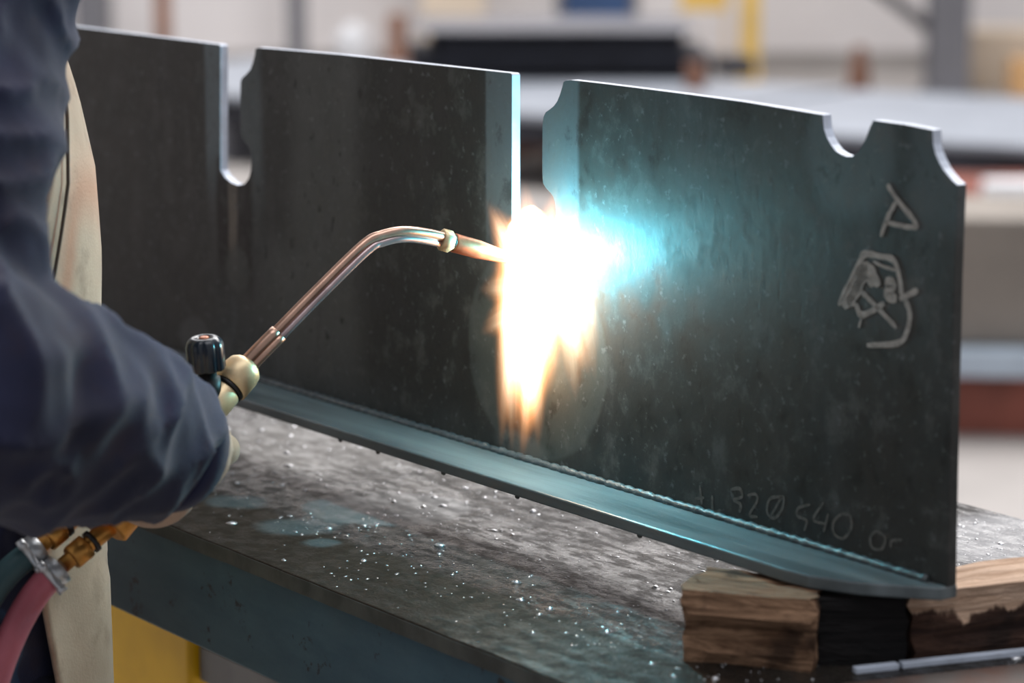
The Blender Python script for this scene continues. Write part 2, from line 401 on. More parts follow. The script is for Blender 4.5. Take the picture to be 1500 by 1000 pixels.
# spatter grains on the top: too small to count
V, F = [], []
rs = random.Random(3)
ico = [(0, 0, 1), (.89, 0, .3), (.28, .85, .3), (-.72, .53, .3), (-.72, -.53, .3), (.28, -.85, .3)]
def grain(s, y, r, h):
    o = len(V); a = rs.random() * 6; ca, sa = math.cos(a), math.sin(a); e = rs.uniform(1, 2.2)
    for x, yy, z in ico: V.append((s + (x * ca * e - yy * sa) * r, y + (x * sa * e + yy * ca) * r, ZT + z * h))
    for i in range(1, 6): F.append((o, o + i, o + (i % 5) + 1))
    for i in range(1, 6):
        x, yy, z = ico[i]; V.append((s + (x * ca * e - yy * sa) * r * 1.1, y + (x * sa * e + yy * ca) * r * 1.1, ZT - .0004))
    for i in range(1, 6): F.append((o + i, o + 5 + i, o + 5 + (i % 5) + 1, o + (i % 5) + 1))
for _ in range(3600):
    s, y = rs.uniform(-.3, 1.0), rs.uniform(-.3, YF - .004)
    if noise.noise(Vector((s * 9, y * 14, 1))) < -.1 and rs.random() < .85: continue
    r = min(.0026, .0005 * rs.paretovariate(2.1)); grain(s, y, r, r * rs.uniform(.4, .9))
sg = loc('spatter', mesh('spatter', V, F, True), M['grain'], tabl); sg['kind'] = 'stuff'

# ================================================================== NOTCHED PLATE (T section)
beam = empty('notched_steel_plate', FRAME)
tag(beam, 'dark upright steel plate with slots cut in its top and chalk marks', 'steel plate')
px_top = [(1388, 862), (1391, 700), (1394, 560), (1398, 400), (1403, 271), (1395, 264), (1388, 256), (1381, 247), (1375, 236), (1370, 224), (1367, 211), (1366, 190),
  (1325, 182), (1279, 176), (1274, 186), (1270, 197), (1266, 208), (1261, 217), (1255, 224), (1248, 229), (1240, 229), (1232, 226), (1224, 221), (1217, 212), (1211, 201), (1207, 189), (1205, 168),
  (1090, 149), (1000, 137), (880, 122), (836, 117), (829, 117.5), (825, 120), (823, 128), (820, 138), (816, 148), (811, 155), (805, 160), (799, 164), (796, 170), (794.5, 180), (794, 217), (794, 255), (795, 268), (799, 275), (805, 281), (810, 288), (813, 298), (814, 312), (811, 328), (804, 340), (794, 347), (782, 348), (770, 344), (760, 336), (750, 326),
  (750, 110), (748, 107), (600, 91), (500, 80), (420, 73), (378, 69.5), (374, 71), (373, 80), (370, 92), (366, 102), (360, 109), (354, 114), (352, 120), (351.5, 150), (352, 190), (353, 200), (357, 207), (363, 214), (367, 224), (368, 238), (367, 250), (364, 261), (358, 269), (348, 271), (338, 267), (329, 259), (323, 249),
  (323, 68), (321, 65)]
o1 = [pl(*q) for q in px_top]
SL = o1[-1][0] - o1[px_top.index((748, 107))][0]
slot = o1[px_top.index((378, 69.5)):]
zt = sum(q[1] for q in o1[-3:]) / 3
o1 += [(a + SL, b) for a, b in slot]
o1 += [(1.62, o1[-1][1]), (1.62, ZB)]
o1[0] = (o1[0][0], ZB)
TH = .0075
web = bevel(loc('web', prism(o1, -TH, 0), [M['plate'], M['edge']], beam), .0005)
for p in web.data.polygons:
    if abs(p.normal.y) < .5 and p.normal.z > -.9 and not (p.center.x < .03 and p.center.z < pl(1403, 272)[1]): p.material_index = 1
FT = .0085
fp = [(1.62, -.03), (1.62, .052)] + [tb(x, y, ZB) for x, y in ((1150, 838),)] 
s_a = .075
fp = [(1.62, -TH - .002), (1.62, .052), (s_a + .02, .052), (s_a, .050), (.045, .036), (.020, .016), (.006, .004), (.006, -TH - .002)]
bevel(loc('flange', prism(fp, ZB - FT, ZB, 'z'), [M['flange']], beam), .0012)
# rippled weld bead along the joint
pts, rad = [], []
for i in range(420):
    s = .02 + i * (1.5 / 420); pts.append((s, .0012, ZB + .0012)); rad.append(.0030 + .0006 * math.sin(i * 2.1) + .0008 * noise.noise(Vector((s * 90, 0, 0))))
loc('weld_bead', tube(pts, rad, 10), M['weld'], beam)
# drips on the flange's lower edge
for x, y in ((660, 690), (945, 782), (508, 642), (560, 660), (765, 725)):
    q = tb(x, y, ZB - FT); v, f = ellipsoid_vf((q[0], .0505, ZB - FT - .0005), (.0026, .0012, .0016), 10, 6)
    loc('slag_drop', join([(v, f)]), M['lip'], beam)
def stroke(pts, wpx, mat, name='chalk_stroke', h=.0002, closed=False):
    P = [Vector((pl(*q)[0], 0, pl(*q)[1])) for q in pts]
    if closed: P.append(P[0].copy())
    P = spline(P, 5) if len(P) > 2 else [P[0].lerp(P[1], i / 6) for i in range(7)]
    D = pl(*pts[0]); wd = wpx * .0005 * 1.0; v, f = [], []; n = len(P)
    for i, p in enumerate(P):
        T = (P[min(i + 1, n - 1)] - P[max(i - 1, 0)]).normalized(); nr = Vector((-T.z, 0, T.x))
        ww = wd / 2 * (.75 + .5 * abs(noise.noise(p * 160))) * (1 if 0 < i < n - 1 else .55)
        for sd, yy in ((-1, .0001), (-1, h), (1, h), (1, .0001)): v.append(p + nr * ww * sd + Vector((0, yy, 0)))
    for i in range(n - 1):
        for k in range(4): f.append((i * 4 + k, i * 4 + (k + 1) % 4, i * 4 + 4 + (k + 1) % 4, i * 4 + 4 + k))
    f += [(0, 1, 2, 3), (n * 4 - 1, n * 4 - 2, n * 4 - 3, n * 4 - 4)]
    return loc(name, mesh(name, v, f), mat, beam)
c6 = lambda L: [(1150 + x * .3, 240 + y * .3) for x, y in L]
c8 = lambda L: [(1000 + x / 3, 667 + y / 3) for x, y in L]
for L, wp in (([(500, 100), (545, 170), (635, 285), (620, 310), (490, 285)], 8), ([(545, 180), (500, 265), (468, 355)], 8),
              ([(262, 690), (310, 590), (365, 480), (390, 440), (460, 450), (530, 470), (560, 560), (570, 640)], 9),
              ([(285, 700), (340, 600), (395, 490)], 20), ([(310, 690), (355, 600), (395, 520)], 18), ([(345, 540), (400, 500), (440, 560), (455, 600)], 15),
              ([(370, 620), (450, 700), (545, 800)], 8), ([(345, 680), (370, 735), (420, 720), (485, 680)], 9), ([(490, 570), (520, 590), (500, 640), (545, 660)], 16),
              ([(560, 660), (600, 640), (650, 615)], 9), ([(585, 660), (610, 730), (595, 820), (550, 875), (400, 885)], 9), ([(430, 475), (480, 500), (540, 520)], 5), ([(375, 745), (360, 800)], 4), ([(400, 550), (430, 600)], 8)):
    stroke(c6(L), wp, M['chalk'])
for L in ([(75, 130), (85, 215)], [(55, 190), (95, 185)], [(130, 175), (135, 245), (170, 240)], [(210, 150), (250, 145), (262, 180), (225, 195), (255, 215), (250, 250)],
          [(285, 175), (320, 170), (328, 200), (295, 260), (330, 270)], [(440, 180), (385, 190), (372, 250), (405, 275), (440, 230), (440, 180), (390, 262)],
          [(560, 215), (510, 230), (505, 265), (545, 285), (535, 330)], [(620, 205), (575, 280), (625, 300)], [(640, 255), (620, 335)],
          [(700, 255), (665, 290), (665, 340), (705, 365), (740, 320), (735, 265), (700, 255)], [(850, 330), (825, 360), (835, 405), (875, 410), (890, 360), (850, 330)], [(965, 370), (920, 375), (915, 405)]):
    stroke(c8(L), 5, M['chalk_faint'])

# ================================================================== TIMBERS UNDER THE PLATE
def timber(name, p0, p1, depth, h, mat, label, cat='timber', seed=0, jag=.003, z0=None, nseg=20, group=None):
    z0 = ZT if z0 is None else z0
    a, b = Vector(p0), Vector(p1); L = (b - a).length; ang = math.atan2((b - a).y, (b - a).x)
    bm = bmesh.new(); nx, nr = nseg, 6
    prof = []
    for i in range(nr): prof.append((0, h * i / nr))
    for i in range(nr): prof.append((depth * i / nr, h))
    for i in range(nr): prof.append((depth, h * (1 - i / nr)))
    for i in range(nr): prof.append((depth * (1 - i / nr), 0))
    rows = []
    for i in range(nx + 1):
        x = L * i / nx; row = []
        for y, z in prof:
            q = Vector((x * 14, y * 60, z * 110 + seed * 9.1)); dd = jag * noise.fractal(q, 1, 2, 4)
            ex = (jag * 2.2 * noise.noise(Vector((y * 70, z * 90, seed + i))) if i in (0, nx) else 0)
            cy, cz = y - depth / 2, z - h / 2; l = max(1e-6, math.hypot(cy, cz))
            zz = z if z == 0 else (min(h, z + dd * cz / l) if z == h else z + dd * cz / l)
            row.append(bm.verts.new((x + ex, y + dd * cy / l, max(0, zz))))
        rows.append(row)
    m = len(prof)
    for i in range(nx):
        for k in range(m): bm.faces.new((rows[i][k], rows[i + 1][k], rows[i + 1][(k + 1) % m], rows[i][(k + 1) % m]))
    bm.faces.new(rows[0]); bm.faces.new(rows[-1][::-1])
    bmesh.ops.recalc_face_normals(bm, faces=bm.faces)
    me = bpy.data.meshes.new(name); bm.to_mesh(me); bm.free()
    o = link(name, me, mat); o.matrix_world = Matrix.Translation((a.x, a.y, z0)) @ Matrix.Rotation(ang, 4, 'Z')
    return tag(o, label, cat, group)
HB = ZB - FT - ZT - .0002
q = lambda x, y: onz(x, y, ZT).xy
timber('timber_block', q(1001, 968), q(1188, 985), .055, HB, M['wood'], 'short weathered brown timber block with rough grain under the plate', seed=1, jag=.005)
timber('timber_block', q(1196, 975), q(1326, 975), .05, HB - .004, M['wood_char'], 'black charred timber block between two brown timbers', seed=2, jag=.002)
tr = timber('timber_block', q(1334, 972), q(1640, 935), .05, HB - .001, M['wood_red'], 'long dark oily timber with a splintered pale top', seed=3, jag=.004)
timber('timber_block', (P0 + DR * 1.12 + NN * .12).xy, (P0 + DR * 1.12 - NN * .1).xy, .06, HB, M['wood'], 'far timber block propping the plate behind the worker', seed=5)
# bright strips and a rusty flat bar at the foot of the timbers
def flatbar(a, b, depth, h, mat, name, label, group=None):
    a, b = Vector(a), Vector(b); ang = math.atan2((b - a).y, (b - a).x); o = bevel(link(name, box(0, (b - a).length, -depth, 0, 0, h), mat), .0006)
    o.matrix_world = Matrix.Translation((a.x, a.y, ZT)) @ Matrix.Rotation(ang, 4, 'Z'); return tag(o, label, 'steel strip', group)
flatbar(q(1248, 984), q(1311, 977), .006, .004, M['edge'], 'steel_strip', 'short bright steel strip at the foot of the black block')
flatbar(q(1316, 976), q(1620, 944), .006, .004, M['edge'], 'steel_strip', 'long bright steel strip at the foot of the oily timber')
flatbar(q(1230, 1003), q(1640, 958), .06, .001, M['rust'], 'flat_bar', 'rusty flat bar lying on the table before the bright strips')

# ================================================================== TORCH
D_END, D_NUT, D_BEND, D_COL, D_TIP = 1.712, 1.79, 1.845, 1.885, 1.915
torch = empty('heating_torch', Matrix.Translation(W(345, 555, D_NUT)))
tag(torch, 'brass heating torch with bent copper neck and black valve knob', 'torch')
def tp(name, me, mat, parent=torch):
    o = link(name, me, mat); o.parent = parent; o.matrix_parent_inverse = Matrix.Identity(4)
    o.matrix_world = Matrix.Identity(4)
    pw = Matrix.Translation(W(345, 555, D_NUT)); o.parent = parent
    if parent is torch: o.matrix_local = pw.inverted()
    else: o.matrix_local = Matrix.Identity(4)
    return o
A, B = W(345, 555, D_NUT), W(160, 775, D_END)
AX = (A - B).normalized()
neck = spline([W(352, 545, D_NUT + .002), W(405, 491, 1.803), W(470, 425, 1.82), W(535, 362, 1.838), W(560, 349, 1.845), W(590, 343, 1.853), W(625, 346, 1.867), W(655, 353, 1.882)], 8)
imgup = Vector((-.68, 0, .73))
def offs(path, side, k):
    o = []
    for (T, u, b), p in zip(frames(path), path):
        vw = Vector((0, 1, 0)); nrm = T.cross(vw).normalized()
        o.append(p + nrm * side)
    return o
tp('neck_tube', tube(offs(neck, .0022, 0), .0034, 14), M['copper_tube'])
tp('neck_tube', tube(offs(neck, -.0030, 0), .0028, 14), M['steel_tube'])
sl = spline([W(352, 545, D_NUT + .002), W(380, 516, 1.797), W(408, 488, 1.804)], 4)
tp('neck_sleeve', join([tube_vf(offs(sl, .0022, 0), .0044, 14), tube_vf(offs(sl, -.0032, 0), .0034, 14)]), M['copper_tube'])
def lathe_axis(p, ax, prof, seg=28):                         # prof: (distance along axis, radius)
    return tube([p + ax * a for a, r in prof], [r for a, r in prof], seg)
c0, c1 = W(645, 350, 1.879), W(765, 383, D_TIP); NX = (c1 - c0).normalized()
tp('nozzle_nut', lathe_axis(c0, NX, [(0, .0062), (.0008, .0078), (.0085, .0078), (.0092, .0066)], 6), M['brass'])
tp('seal_ring', lathe_axis(c0 + NX * .0092, NX, [(0, .0062), (.0016, .0062)]), M['black'])
nl = (c1 - c0).length
tp('nozzle', lathe_axis(c0 + NX * .0106, NX, [(0, .0062), (.001, .0068), (.022, .0066), (.028, .0060), (nl - .015, .0035), (nl - .012, .0031), (nl - .0117, .0015)]), M['copper'])
tp('union_nut', lathe_axis(A - AX * .008, AX, [(0, .0105), (.0008, .0130), (.014, .0131), (.0185, .0122), (.0215, .0095), (.0225, .0078)], 32), M['brass'])
tp('seal_ring', lathe_axis(A - AX * .0105, AX, [(0, .0118), (.0028, .0118)]), M['black'])
tp('valve_body', lathe_axis(A - AX * .040, AX, [(0, .009), (.002, .0105), (.012, .0105), (.016, .0112), (.028, .0112), (.0292, .0104)]), M['brass'])
# handle and inlets
tp('handle', lathe_axis(B, AX, [(0, .010), (.002, .013), ((A - B).length - .045, .013), ((A - B).length - .040, .010)], 24), M['brass_dark'])
kc = W(303, 541, 1.772); KX = Vector((-.06, -.10, 1)).normalized()
# fluted knob
v, f = [], []; seg = 64; fr = frames([kc, kc + KX]); T, u, b = fr[0]
for h, r, fl_ in ((0, .0120, 1), (.0012, .0128, 1), (.016, .0128, 1), (.0195, .0118, .7), (.0215, .0098, .2), (.0222, .0086, 0), (.0222, .0045, 0), (.0205, .0040, 0)):
    for k in range(seg):
        a = 2 * math.pi * k / seg; rr = r - fl_ * .0014 * max(0, math.cos(8 * a)); v.append(kc + T * h + u * rr * math.cos(a) + b * rr * math.sin(a))
for i in range(7):
    for k in range(seg): f.append((i * seg + k, i * seg + (k + 1) % seg, (i + 1) * seg + (k + 1) % seg, (i + 1) * seg + k))
f.append(tuple(range(7 * seg, 8 * seg))); f.append(tuple(range(seg - 1, -1, -1)))
kn = tp('valve_knob', mesh('valve_knob', v, f, True), M['knob'])
tp('screw', lathe_axis(kc + KX * .0206, KX, [(0, .0036), (.0016, .0034), (.0022, .0022)], 16), M['copper'], kn)
tp('valve_stem', lathe_axis(kc - KX * .020, KX, [(0, .0085), (.014, .0085), (.0145, .0065), (.0203, .0065)], 20), M['black'])
def inlet(pts, r):
    P = [Vector(p) for p in pts]; ax = (P[1] - P[0]).normalized(); L = (P[1] - P[0]).length
    return P[0], ax, L
for a, e in ((W(172, 762, 1.716), W(92, 828, 1.693)), (W(128, 742, 1.722), W(58, 800, 1.698))):
    ax = (e - a).normalized(); L = (e - a).length
    ip = tp('inlet_pipe', lathe_axis(a, ax, [(0, .0062), (L * .45, .0062), (L * .5, .0052), (L, .0052)], 18), M['brass_dark'])
    tp('hex_nut', lathe_axis(a + ax * L * .56, ax, [(0, .0080), (.001, .0092), (L * .26, .0092), (L * .29, .0078)], 6), M['brass_dark'], ip)
    tp('ring', lathe_axis(a + ax * L * .44, ax, [(0, .0078), (.003, .0078)], 20), M['black'], ip)
def hose(name, px, r, mat, label, clampat):
    path = spline(px, 10); t = empty(name, Matrix.Translation(path[0])); tag(t, label, 'hose')
    inv = Matrix.Translation(path[0]).inverted()
    o = link('tube', tube(path, r, 20), mat, t); o.matrix_local = inv
    p, ax = path[clampat], (path[clampat + 1] - path[clampat]).normalized()
    c = link('clamp_band', lathe_axis(p - ax * .005, ax, [(0, r + .0002), (.0004, r + .0012), (.0096, r + .0012), (.01, r + .0002)], 24), M['chrome'], t); c.matrix_local = inv
    sd = ax.cross(Vector((0, 1, 0))).normalized(); b0 = p + Vector((0, -1, 0)) * (r + .0022)
    s = link('clamp_screw', lathe_axis(b0 - sd * .012, sd, [(0, .0028), (.005, .0034), (.006, .0024), (.02, .0024), (.0205, .0036), (.024, .0036)], 12), M['chrome'], t); s.matrix_local = inv
hose('gas_hose', [W(88, 831, 1.692), W(70, 848, 1.687), W(45, 880, 1.678), W(18, 930, 1.665), W(-8, 1000, 1.655), W(-30, 1100, 1.64), W(-60, 1300, 1.62), W(-160, 1700, 1.60), Vector((-.46, 1.50, .16)), Vector((-.56, 1.42, .030)), Vector((-.75, 1.25, .012)), Vector((-1.2, 1.05, .012)), Vector((-1.9, 1.15, .012))], .0092, M['red_hose'], 'red rubber gas hose with steel clamp hanging from the torch', 5)
hose('gas_hose', [W(55, 802, 1.697), W(40, 814, 1.692), W(12, 838, 1.68), W(-14, 872, 1.668), W(-50, 940, 1.65), W(-100, 1100, 1.62), W(-160, 1300, 1.60), W(-260, 1700, 1.58), Vector((-.52, 1.46, .16)), Vector((-.64, 1.36, .030)), Vector((-.85, 1.15, .012)), Vector((-1.25, .92, .012)), Vector((-1.95, 1.0, .012))], .0088, M['green_hose'], 'dark green rubber gas hose with steel clamp hanging from the torch', 5)

# ================================================================== FLAME
def flame_mat():
    t = NT('burning_gas'); co = t.coord('Object'); sp = t.n('ShaderNodeSeparateXYZ'); t.l(co, sp.inputs[0]); x, y, z = sp.outputs
    oi = t.n('ShaderNodeObjectInfo')
    off = t.vmath('ADD', t.scale(co, (2.6, 2.6, .8)), t.vmath('SCALE', (7, 3, 5)));
    off.node.inputs[1].links[0].from_node.inputs['Scale'].default_value = 1
    t.l(oi.outputs['Random'], off.node.inputs[1].links[0].from_node.inputs['Scale'])
    n = t.noise(off, 1.6, 4, .6)
    zc = t.math('MAXIMUM', t.math('MINIMUM', z, 1), 0)
    prof = t.math('MULTIPLY', t.math('MULTIPLY', t.math('SQRT', zc), t.math('SUBTRACT', 1, zc)), 2.6)
    rho = t.math('SQRT', t.math('ADD', t.math('MULTIPLY', x, x), t.math('MULTIPLY', y, y)))
    rr = t.math('DIVIDE', rho, t.math('ADD', prof, .001))
    g = t.math('SUBTRACT', 1, t.math('MULTIPLY', rr, rr), True)
    st = t.math('SUBTRACT', t.math('ADD', g, t.math('MULTIPLY', n, 1.3)), .72, True)
    hot = t.math('MULTIPLY', t.math('MULTIPLY', t.math('POWER', g, 1.5), t.math('MULTIPLY', st, st)), t.ss(zc, 1.0, .25))
    col = t.mix(t.ss(hot, .0, .35), (1.0, .36, .10), (1.0, .72, .46))
    e = t.n('ShaderNodeEmission'); t.l(col, e.inputs[0]); t.l(t.math('MULTIPLY', hot, t.n('ShaderNodeAttribute', attribute_type='OBJECT', attribute_name='power').outputs['Fac']), e.inputs[1])
    t.l(e.outputs[0], t.out.inputs['Volume']); return t.m
FM = flame_mat()
fc = W(785, 395, 1.925)
flame = empty('torch_flame', Matrix.Translation(fc)); tag(flame, 'white hot flame with orange tongues burning against the steel plate', 'flame')
v, f = [], []; nz, ns = 20, 20
for i in range(nz + 1):
    z = .0005 + .999 * i / nz; r = 2.6 * math.sqrt(z) * (1 - z)
    for k in range(ns): v.append((r * math.cos(2 * math.pi * k / ns), r * math.sin(2 * math.pi * k / ns), z))
for i in range(nz):
    for k in range(ns): f.append((i * ns + k, i * ns + (k + 1) % ns, (i + 1) * ns + (k + 1) % ns, (i + 1) * ns + k))
f += [tuple(range(ns - 1, -1, -1)), tuple(range(nz * ns, nz * ns + ns))]
tear = mesh('flame_tongue', v, f, True); tear.materials.append(FM)
def plate_pt(x, y, off): s, z = pl(x, y, off); return P0 + DR * s + NN * off + Vector((0, 0, z - P0.z))
def tongue(name, a, b, wpx, power, off=.016, off2=None, flat=.42):
    p0, p1 = plate_pt(*a, off), plate_pt(*b, off if off2 is None else off2)
    Z = (p1 - p0); L = Z.length; Z.normalize(); Yv = (NN - Z * NN.dot(Z)).normalized(); X = Yv.cross(Z); r = wpx * .00049
    mw = Matrix.Translation(p0) @ Matrix((X, Yv, Z)).transposed().to_4x4() @ Matrix.Diagonal((r, r * flat, L, 1))
    o = link(name, tear, None, flame); o.matrix_parent_inverse = Matrix.Identity(4); o.matrix_local = Matrix.Translation(-fc) @ mw; o['power'] = float(power)
tongue('flame_core', (780, 300), (774, 660), 96, 800)
tongue('flame_core', (748, 325), (862, 530), 72, 420)
for a, b, wd, pw in (((780, 330), (764, 690), 66, 420), ((760, 370), (732, 670), 44, 280), ((775, 420), (790, 670), 42, 280), ((750, 400), (750, 680), 36, 280),
    ((795, 380), (868, 560), 60, 300), ((835, 340), (874, 570), 46, 240), ((830, 420), (845, 600), 40, 140),
    ((790, 440), (708, 285), 54, 420), ((785, 440), (768, 255), 52, 420), ((790, 440), (816, 262), 52, 420), ((800, 440), (852, 300), 50, 300),
    ((800, 420), (696, 425), 56, 130), ((800, 430), (698, 490), 54, 170)):
    tongue('flame_tongue', a, b, wd, pw)
def point(name, p, e, col, r):
    l = bpy.data.lights.new(name, 'POINT'); l.energy = e; l.color = col; l.shadow_soft_size = r
    o = bpy.data.objects.new(name, l); C.objects.link(o); o.location = p; return o
point('flame_blue_light', plate_pt(828, 376, .015), 3.0, (.08, .61, .78), .008)
point('flame_orange_light', plate_pt(765, 430, .05), .15, (1.0, .42, .16), .02)

# ================================================================== WORKER
FD = Vector((math.cos(R(15)), math.sin(R(15)), 0)); SD = Vector((FD.y, -FD.x, 0))      # facing; worker's right
TC = Vector((-.425, 1.86, 0))
worker = empty('person', Matrix.Translation((TC.x, TC.y, 0)))
tag(worker, 'person in navy work jacket and tan leather apron holding the torch', 'person')
WI = Matrix.Translation((-TC.x, -TC.y, 0))
def wp(o): o.parent = worker; o.matrix_local = WI; return o
def ring_tube(rings, seg=28):                       # rings: (center, half depth, half width) horizontal ellipses
    v, f = [], []
    for c, a, b in rings:
        for k in range(seg): an = 2 * math.pi * k / seg; v.append(c + FD * (a * math.cos(an)) + SD * (b * math.sin(an)))
    for i in range(len(rings) - 1):
        for k in range(seg): f.append((i * seg + k, i * seg + (k + 1) % seg, (i + 1) * seg + (k + 1) % seg, (i + 1) * seg + k))
    f += [tuple(range(seg - 1, -1, -1)), tuple(range((len(rings) - 1) * seg, len(rings) * seg))]
    return v, f
def tc(z, fwd=0): return TC + FD * fwd + Vector((0, 0, z))
TORSO = [(.80, .128, .180, 0), (.90, .128, .178, 0), (1.05, .126, .178, 0), (1.12, .126, .182, .002), (1.18, .1215, .186, .003), (1.23, .112, .189, .002), (1.28, .099, .192, .0), (1.36, .088, .184, .006), (1.41, .072, .140, .018), (1.45, .060, .075, .03)]
ER = W(-70, 565, 1.50); WRR = W(240, 652, 1.675); SR_ = W(-95, 20, 1.675)
EL, WRL, SL_ = tc(1.08, -.05) - SD * .27, tc(.85, .0) - SD * .28, tc(1.35, .01) - SD * .17
# body, one continuous mesh (head, neck, trunk, limbs)
hc = tc(1.595, .085)
hr = Matrix((FD, -SD, Vector((0, 0, 1)))).transposed()
hip = .88
legs = []
for sd in (1, -1):
    k_, a_ = tc(.48, .02) + SD * .10 * sd, tc(.08, -.02) + SD * .11 * sd
    legs.append(tube_vf([tc(hip) + SD * .085 * sd, k_, tc(.30, -.02) + SD * .105 * sd, a_], [.082, .055, .052, .038], 16))
    legs.append(tube_vf([a_ + Vector((0, 0, -.02)) - FD * .04, a_ + FD * .08 - Vector((0, 0, .04)), a_ + FD * .17 - Vector((0, 0, .052))], [.036, .034, .022], 12))
body = [ring_tube([(tc(z, fw), a * .86, b * .88) for z, a, b, fw in TORSO])] + legs
body += [tube_vf([tc(1.40, .03), tc(1.47, .055), tc(1.54, .075)], [.062, .055, .058], 16),
  ellipsoid_vf(hc, (.098, .076, .118), 20, 14, hr), ellipsoid_vf(hc + FD * .03 - Vector((0, 0, .06)), (.062, .052, .055), 16, 10, hr),
  tube_vf([hc + FD * .088 + Vector((0, 0, .015)), hc + FD * .113 - Vector((0, 0, .022)), hc + FD * .09 - Vector((0, 0, .030))], [.009, .014, .012], 10),
  tube_vf([hc + FD * .082 + SD * .022 - Vector((0, 0, .062)), hc + FD * .096 - Vector((0, 0, .060)), hc + FD * .082 - SD * .022 - Vector((0, 0, .062))], [.006, .009, .006], 8),
  tube_vf([hc + FD * .086 + SD * .045 + Vector((0, 0, .026)), hc + FD * .100 + Vector((0, 0, .030)), hc + FD * .086 - SD * .045 + Vector((0, 0, .026))], [.008, .011, .008], 8)]
for sd in (1, -1):
    body.append(ellipsoid_vf(hc + SD * .080 * sd - FD * .005 - Vector((0, 0, .01)), (.018, .010, .032), 12, 8, hr))
body += [tube_vf([SR_, ER, WRR + (WRR - ER).normalized() * .02], [.052, .042, .028], 16), tube_vf([SL_, EL, WRL + (WRL - EL).normalized() * .02], [.05, .04, .028], 16)]
ob = wp(remesh('body', body, .008, M['skin'], None, 5))
for sd in (1, -1):
    e = hc + FD * .086 + SD * .032 * sd + Vector((0, 0, .006))
    ey = wp(link('eye', join([ellipsoid_vf(e, (.012, .014, .010), 14, 10, hr)]), M['eye']))
    ii = link('iris', join([ellipsoid_vf(e + FD * .0095, (.003, .0055, .0055), 12, 8, hr)]), M['iris'], ey); ii.matrix_local = Matrix.Identity(4)
wp(remesh('hair', [ellipsoid_vf(hc - FD * .014 + Vector((0, 0, .016)), (.100, .083, .112), 20, 14, hr)], .01, M['hair'], None, 2, lambda p, n: .003 * noise.noise(p * 90)))
v, f = ellipsoid_vf(hc + Vector((0, 0, .045)), (.108, .090, .092), 24, 14, hr)
keep = [q for q in f if all(v[i].z > hc.z + .042 for i in q)]
cap = wp(link('cap', mesh('cap', v, keep, True), M['jacket'])); sm = cap.modifiers.new('s', 'SOLIDIFY'); sm.thickness = .004
# jacket
def folds(p, n):
    d1 = (WRR - ER).normalized(); along = (p - ER).dot(d1)
    q = Matrix.Rotation(R(28), 3, 'Y') @ p
    w1 = noise.noise(Vector((q.x * 16, q.y * 16, q.z * 5)))
    w2 = noise.noise(Vector((p.x * 9 + p.z * 26, p.y * 12, p.z * 10 - p.x * 22)))
    rid = (1 - abs(w1)) ** 3 * .007 + (1 - abs(w2)) ** 4 * .007
    return rid - .006 + .002 * noise.noise(p * 40)
fa = (WRR - ER)
jp = [ring_tube([(tc(z, fw), a, b) for z, a, b, fw in TORSO]),
  tube_vf([SR_ - (ER - SR_) * .15, SR_, SR_.lerp(ER, .45), SR_.lerp(ER, .8), ER + Vector((0, -.0, -.01))], [.060, .083, .066, .050, .055], 24),
  ellipsoid_vf(ER, (.075, .072, .078), 20, 14),
  tube_vf([ER - fa * .1, ER + fa * .25, ER + fa * .5, ER + fa * .75, ER + fa * .95, WRR + fa * .05], [.060, .072, .066, .057, .046, .041], 28),
  ellipsoid_vf(SR_, (.088, .085, .085), 20, 14), ellipsoid_vf(SL_, (.08, .085, .08), 20, 14),
  tube_vf([SL_, SL_.lerp(EL, .5), EL], [.078, .07, .07], 20), ellipsoid_vf(EL, (.07, .07, .07), 16, 12), tube_vf([EL, EL.lerp(WRL, .5), WRL], [.068, .06, .048], 20)]
wp(remesh('jacket', jp, .0055, M['jacket'], None, 6, folds))
# cuff hem ring
fx = fa.normalized()
cuffc = WRR + fa * .04
wp(link('cuff', tube([cuffc - fx * .014, cuffc - fx * .012, cuffc + fx * .004, cuffc + fx * .006], [.0395, .0420, .0412, .0385], 32), M['jacket']))
# trousers and boots
tr_ = [ring_tube([(tc(.76), .118, .165), (tc(.95), .118, .165)])]
for sd in (1, -1):
    tr_.append(tube_vf([tc(.84) + SD * .085 * sd, tc(.62, .01) + SD * .095 * sd, tc(.46, .02) + SD * .10 * sd, tc(.25, -.015) + SD * .107 * sd, tc(.10, -.02) + SD * .11 * sd], [.106, .096, .084, .078, .076], 20))
wp(remesh('trousers', tr_, .009, M['trousers'], None, 5, lambda p, n: .007 * noise.noise(Vector((p.x * 14, p.y * 14, p.z * 9)))))
for sd in (1, -1):
    a_ = tc(.0, -.02) + SD * .11 * sd
    bo = wp(remesh('boot', [tube_vf([a_ + Vector((0, 0, .20)), a_ + Vector((0, 0, .06))], [.058, .056], 18), tube_vf([a_ - FD * .06 + Vector((0, 0, .045)), a_ + FD * .05 + Vector((0, 0, .05)), a_ + FD * .15 + Vector((0, 0, .045)), a_ + FD * .20 + Vector((0, 0, .036))], [.044, .05, .046, .034], 18)], .007, M['boot'], None, 3))
    so = link('sole', prism([((a_ + FD * (.08 + .15 * math.cos(t_)) + SD * (.052 * math.sin(t_))).x, (a_ + FD * (.08 + .15 * math.cos(t_)) + SD * (.052 * math.sin(t_))).y) for t_ in [i * math.pi / 12 for i in range(24)]], .0, .022, 'z'), M['black'], bo); so.matrix_local = Matrix.Identity(4)
